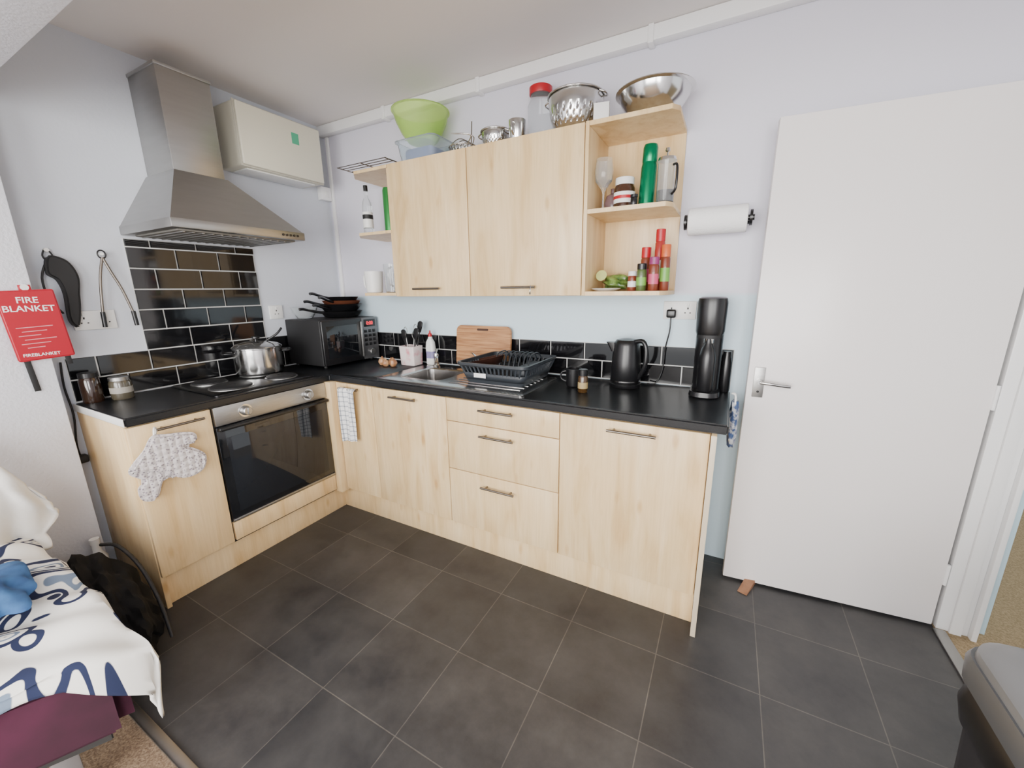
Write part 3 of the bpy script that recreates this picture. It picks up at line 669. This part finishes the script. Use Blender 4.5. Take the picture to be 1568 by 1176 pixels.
zs=1.3645
def sj(name,x,y,r,h,lh,body,lid,label=None):
    G(name,(x,y,zs+.05)); c=(x,y,zs)
    lathe('jar_body',[(r*.92,0),(r,.003),(r,h-lh-.008),(r*.85,h-lh)],c,body,n=24)
    lathe('jar_lid',[(r*.95,h-lh),(r*.95,h-.002),(r*.88,h)],c,lid,n=24)
    if label: lathe('jar_label',[(r*1.02,h*.2),(r*1.02,h*.5)],c,label,n=24,cap0=False,cap1=False)
SP1=pm('paprika',(.18,.035,.015),.3,coat=.4); SP2=pm('herbs',(.07,.11,.03),.3,coat=.4); LB1=pm('green_label',(.16,.38,.06),.4); LB2=pm('pink_label',(.55,.07,.16),.4)
sj('spice_jar',2.195,-.23,.019,.085,.02,SP1,WPL,WPL)
sj('spice_jar',2.235,-.15,.022,.19,.045,SP1,REDL,LB2)
sj('spice_jar',2.238,-.25,.021,.115,.025,SP2,BPL,LB1)
sj('sauce_bottle',2.295,-.17,.021,.26,.05,pm('red_sauce',(.35,.025,.02),.25,coat=.4),REDL,WPL)
sj('spice_jar',2.288,-.25,.021,.14,.03,SP1,pm('purple_lid',(.25,.03,.14),.4),LB2)
sj('spice_jar',2.329,-.22,.020,.19,.05,SP1,pm('orange_lid',(.6,.12,.03),.4),LB1)
G('serving_plate',(2.09,-.24,1.37))
lathe('plate',[(.035,0),(.04,.001),(.064,.010),(.066,.013),(.062,.012),(.034,.004),(0,.003)],(2.08,-.235,zs),WPL)
G('salad_packet',(2.09,-.1,1.4))
bm=bmesh.new(); bmesh.ops.create_icosphere(bm,subdivisions=4,radius=1)
for v in bm.verts:
    p=v.co; k=1+.12*math.sin(7*p.x+3*p.y)+.10*math.sin(9*p.z+5*p.x); v.co=Vector((2.10+p.x*k*.075,-.10+p.y*k*.05,zs+.043+p.z*k*.036))
fin('packet',bm,noisemat('salad_green',(.03,.08,.015),(.22,.34,.08),ns=25,rough=.25))
G('lime',(2.04,-.17,1.42))
lathe('lime_half',[(0,0),(.018,.004),(.026,.02),(.026,.024)],(2.035,-.155,zs+.055),pm('lime_skin',(.50,.55,.20),.4),n=24,xf=rot('X',70,(2.035,-.155,zs+.07)))
# ------------------------------------------------------------------ left wall hanging things
G('fire_blanket',(.13,-1.58,1.26))
XF[0]=rot('X',3,(.13,-1.58,1.4))
prism('pouch',rrect2(-1.668,-1.508,1.125,1.40,.008),'x',.124,.142,RED,bev=.005,seg=3)
cyl('hook',(.12,-1.583,1.41),(.136,-1.583,1.41),.012,WPL,n=16)
box('hang_tab',.128,.134,-1.60,-1.566,1.395,1.42,RED,.002)
WT=pm('white_print',(.85,.85,.85),.5)
text('title_print','FIRE\nBLANKET',.033,(.1424,-1.588,1.350),(90,0,90),WT)
PP=pm('pale_print',(.65,.25,.28),.5)
for i in range(6): box('print_line',.1421,.1425,-1.645+(i%2)*.012,-1.545-(i%3)*.02,1.255-i*.016,1.258-i*.016,PP,0)
text('footer_print','FIREBLANKET',.017,(.1424,-1.588,1.14),(90,0,90),WT)
for y in (-1.645,-1.53): box('pull_tab',.126,.130,y-.009,y+.009,1.0 if y<-1.6 else 1.09,1.126,BPM,.001)
XF[0]=Matrix.Identity(4)
G('oven_glove',(.02,-1.45,1.4))
cyl('hook',(.0005,-1.47,1.565),(.03,-1.47,1.565),.008,WPL,n=14)
tube('hang_loop',[(.02,-1.47,1.57),(.022,-1.485,1.54),(.022,-1.47,1.515),(.022,-1.455,1.54)],.003,BPM,cyclic=True)
prism('glove',smoothout([(-1.475,1.54),(-1.42,1.525),(-1.395,1.46),(-1.405,1.38),(-1.415,1.31),(-1.435,1.24),(-1.46,1.27),(-1.455,1.38),(-1.465,1.44),(-1.49,1.47)]),'x',.012,.045,BPM,bev=.008,seg=3)
tube('cord',[(.03,-1.475,1.53),(.03,-1.505,1.45),(.03,-1.50,1.36),(.03,-1.47,1.30)],.004,BPM)
G('kitchen_tongs',(.02,-1.3,1.4))
cyl('hook',(.0005,-1.30,1.56),(.035,-1.30,1.56),.007,WPL,n=14)
for s,y1 in ((-1,-1.345),(1,-1.235)):
    tube('arm',[(.028,-1.30,1.545),(.03,-1.30+s*.018,1.48),(.032,(-1.30+y1)/2+s*.01,1.40),(.032,y1,1.29)],.0055,HANDLE)
    tube('grip',[(.032,y1,1.30),(.032,y1+s*.003,1.23)],.009,BPL)
tube('ring',[(.028,-1.30+.014*math.cos(a),1.558+.018*math.sin(a)) for a in [k*math.pi/4 for k in range(8)]],.003,BPL,cyclic=True)
G('power_cable',(.02,-1.5,.9))
tube('cable',[(.01,-1.515,1.09),(.015,-1.525,.98),(.015,-1.52,.85),(.015,-1.535,.72),(.015,-1.535,.66)],.004,BPM)
box('plug',.008,.045,-1.556,-1.514,.625,.662,BPM,.008,3)
G('quilted_oven_mitt',(.56,-1.4,.7))
MIT=mittmat()
def uv(u,v): return (-1.545+(u-185)*.00205,.825-(v-658)*.00275)
m1=[uv(*p) for p in ((232,662),(255,664),(300,672),(303,688),(283,690),(300,700),(315,715),(308,735),(285,742),(262,738),(240,722),(215,712),(188,708),(195,695),(215,680))]
m2=[uv(*p) for p in ((212,700),(250,705),(268,722),(258,738),(240,735),(222,762),(200,757),(197,738),(208,728),(190,712),(196,700))]
prism('mitt',smoothout(m1),'x',.552,.580,MIT,bev=.010,seg=4)
prism('mitt_lower',smoothout(m2),'x',.528,.552,MIT,bev=.010,seg=4)
tube('loop',[(.56,-1.44,.80),(.548,-1.43,.838),(.535,-1.42,.832),(.54,-1.43,.80)],.004,WPL)
G('tea_towel',(.69,-.6,.65))
def tf(u,v):
    w=.135-.02*v; x=.695+(u-.5)*w-.01*v; y=-.598-.007*math.sin(u*9+v*2)-.004*math.sin(u*21)
    z=.838-.33*v+(.02*u if v>.98 else 0)
    if v<.04: y=-.589; z=.838
    return (x,y-.004,z)
grid('towel_front',tf,24,24,stripemat(),thick=.003)
G('hanging_hook',(1.71,-.34,1.37)); tube('hook_wire',[(1.745,-.338,1.395),(1.745,-.345,1.37),(1.742,-.34,1.355)],.003,CHROME)
# ------------------------------------------------------------------ bin
G('pedal_bin',(3.24,-1.2,.3))
bx,by=3.250,-1.205
GB=pm('bin_grey',(.08,.085,.09),.38)
ZB=.02
loft('bin_body',[rr(bx,by,.120,.14,.05,.001),rr(bx,by,.125,.145,.05,.02),rr(bx,by,.146,.166,.06,.53+ZB),rr(bx,by,.148,.168,.06,.54+ZB)],pm('bin_dark',(.02,.02,.024),.35))
loft('bin_bag_edge',[rr(bx,by,.150,.170,.06,.46+ZB),rr(bx,by,.157,.178,.06,.505+ZB),rr(bx,by,.150,.172,.06,.55+ZB)],BPL,cap0=False)
loft('bin_collar',[rr(bx,by,.148,.168,.06,.552+ZB),rr(bx,by,.160,.182,.065,.558+ZB),rr(bx,by,.162,.184,.065,.60+ZB),rr(bx,by,.158,.178,.065,.615+ZB)],GB)
loft('bin_lid',[rr(bx,by,.154,.174,.065,.615+ZB),rr(bx,by,.152,.172,.065,.632+ZB),rr(bx,by,.138,.155,.06,.645+ZB),rr(bx,by,.10,.11,.05,.652+ZB),rr(bx,by,.03,.03,.02,.655+ZB)],pm('bin_lid_grey',(.16,.165,.17),.35))
# ------------------------------------------------------------------ bed with covers
G('day_bed',(.8,-2.3,.3))
PURP=noisemat('maroon_sheet',(.026,.002,.011),(.055,.005,.024),ns=6,rough=.85,bump=.3)
prism('mattress',[(1.27,-1.835),(1.11,-2.16),(.84,-2.9),(.16,-2.9),(.16,-1.835)],'z',.20,.462,PURP,bev=.04,seg=4)
prism('bed_frame',[(1.20,-1.88),(1.04,-2.16),(.78,-2.86),(.18,-2.86),(.18,-1.88)],'z',.175,.202,pm('bed_frame_grey',(.03,.03,.03),.5),bev=.004)
for x,y in ((.22,-1.95),(1.10,-1.96),(.22,-2.8),(.78,-2.75)): box('bed_leg',x-.025,x+.025,y-.025,y+.025,.005,.175,pm('leg_grey',(.18,.17,.17),.5),.006)
G('duvet',(.9,-2.1,.5))
def dv(u,v):
    s=.16+1.25*u; t=-2.9+1.20*v
    xe,ye=1.285,-1.80
    dx=max(0,s-xe); dy=max(0,t-ye)
    bump=.014*math.sin(7*s+3*t)+.012*math.sin(11*t-5*s)+.008*math.sin(23*s+9*t)+.045*math.exp(-((s-.70)**2+(t+1.95)**2)/.05)+.07*math.exp(-((s-.30)**2+(t+1.85)**2)/.04)
    bump+=.010*math.sin(26*(s*.6+t))*min(1,max(0,(s-.8)/.4))+.006*math.sin(41*(s-.4*t))
    sk=(ye-min(t,ye))
    x=min(s,xe)-.44*min(sk,.35)*max(0,min(1,(s-.3)/.9))-.37*max(0,sk-.35)*max(0,min(1,(s-.3)/.9))
    x+=.012*math.sin(26*t)*(dx>0)+.12*dx
    y=min(t,ye)+.012*math.sin(21*s)*(dy>0)+.12*dy
    cor=max(0,1-sk/.14) if t<ye else 1
    z=.500+bump*(1 if dx+dy==0 else .5)-dx*(.40+.75*cor)-dy*.8
    e=min(1,max(0,(s-1.16)/.13)); z-=.022*e*e
    e=min(1,max(0,(t+1.90)/.10)); z-=.018*e*e
    return (x,y,z)
grid('duvet_cover',dv,90,80,duvetmat(),thick=.010)
G('blue_garment',(1,-2.05,.55))
bm=bmesh.new(); bmesh.ops.create_icosphere(bm,subdivisions=5,radius=1)
for v in bm.verts:
    p=v.co; k=1+.12*math.sin(5*p.x+4*p.y)+.09*math.sin(9*p.y-3*p.x)+.05*math.sin(17*p.x+8*p.z); v.co=Vector((.84+p.x*k*.19,-1.975+p.y*k*.095,.572+p.z*k*.030))
fin('garment',bm,noisemat('blue_fleece',(.015,.05,.15),(.04,.12,.28),ns=15,rough=.95,bump=.4))
G('white_throw',(.4,-1.9,.7))
def wf(u,v):
    y=-2.5+.755*u; q=max(0,(y+1.90)/.155)
    zt=.97-.05*math.sin(9*y)-.33*q**1.2
    z=zt-(zt-.49)*v
    y2=y+.030*math.sin(math.pi*min(1,v*1.3))*u+.006*math.sin(14*v+1)*u-.03*v*v*u
    fold=.026*math.sin(34*y+3.5*v)+.012*math.sin(71*y-5*v)+.008*math.sin(18*v+20*y)
    x=.40+fold*(.4+.6*v)+.07*v
    return (x,y2,z+.006*math.sin(40*y))
grid('throw_cloth',wf,90,30,pm('white_cotton',(.70,.685,.65),.9,bump=.3,bscale=25),thick=.014)
G('black_holdall',(.4,-1.65,.15))
bm=bmesh.new(); bmesh.ops.create_icosphere(bm,subdivisions=5,radius=1)
for v in bm.verts:
    p=v.co; k=1+.07*math.sin(6*p.x+5*p.z)+.06*math.sin(11*p.y+7*p.x)+.03*math.sin(19*p.x-8*p.z)+.015*math.sin(37*p.y+13*p.z)
    z=.16+p.z*k*.17+.05*(-p.x); v.co=Vector((.52+p.x*k*.31,-1.69+p.y*k*.12,max(.006,z)))
fin('bag_body',bm,pm('black_nylon',(.0035,.0035,.004),.8,spec=.25,bump=.15,bscale=30))
tube('bag_strap',[(.30,-1.61,.33),(.40,-1.585,.34),(.55,-1.575,.29),(.68,-1.58,.19),(.76,-1.59,.05)],.007,BPM)
G('glass_bottle',(.17,-1.6,.2))
lathe('bottle',[(.028,0),(.030,.005),(.030,.21),(.015,.24),(.014,.28)],(.158,-1.595,.0005),WPL)
lathe('bottle_cap',[(.017,.28),(.017,.305)],(.158,-1.595,.0005),WPL)
# ------------------------------------------------------------------ lights & camera
w=D.worlds.new('world'); C.scene.world=w; w.use_nodes=True; bg=w.node_tree.nodes['Background']; bg.inputs[0].default_value=(.94,.97,1,1); bg.inputs[1].default_value=1.5
def area(name,loc,target,sx_,sy_,power,col=(1,1,1)):
    l=D.lights.new(name,'AREA'); l.shape='RECTANGLE'; l.size=sx_; l.size_y=sy_; l.energy=power; l.color=col
    o=D.objects.new(name,l); COL.objects.link(o); o.location=loc; o.rotation_euler=(Vector(target)-Vector(loc)).to_track_quat('-Z','Y').to_euler(); return o
area('window_light',(1.9,-4.5,1.4),(1.6,0,1.3),2.2,1.7,185,(1,.975,.94))
area('side_window_light',(3.35,-3.0,1.5),(.3,-1.2,1.6),1.1,1.1,62,(1,.99,.97))
area('hall_light',(5.2,.5,2.3),(4.5,.8,0),1.2,1.2,40,(1,.97,.9))
cam=D.cameras.new('camera'); co=D.objects.new('camera',cam); COL.objects.link(co)
y,t,r,f=.493,-.232,-.013,610.215
d=Vector((-math.sin(y)*math.cos(t),math.cos(y)*math.cos(t),math.sin(t))); R=Vector((math.cos(y),math.sin(y),0)); U=R.cross(d)
R,U=R*math.cos(r)+U*math.sin(r),-R*math.sin(r)+U*math.cos(r)
M=Matrix((( R.x,U.x,-d.x,2.586),(R.y,U.y,-d.y,-2.104),(R.z,U.z,-d.z,1.376),(0,0,0,1)))
co.matrix_world=M; cam.sensor_width=36; cam.sensor_fit='HORIZONTAL'; cam.lens=36*f/1568; cam.clip_start=.02
C.scene.camera=co
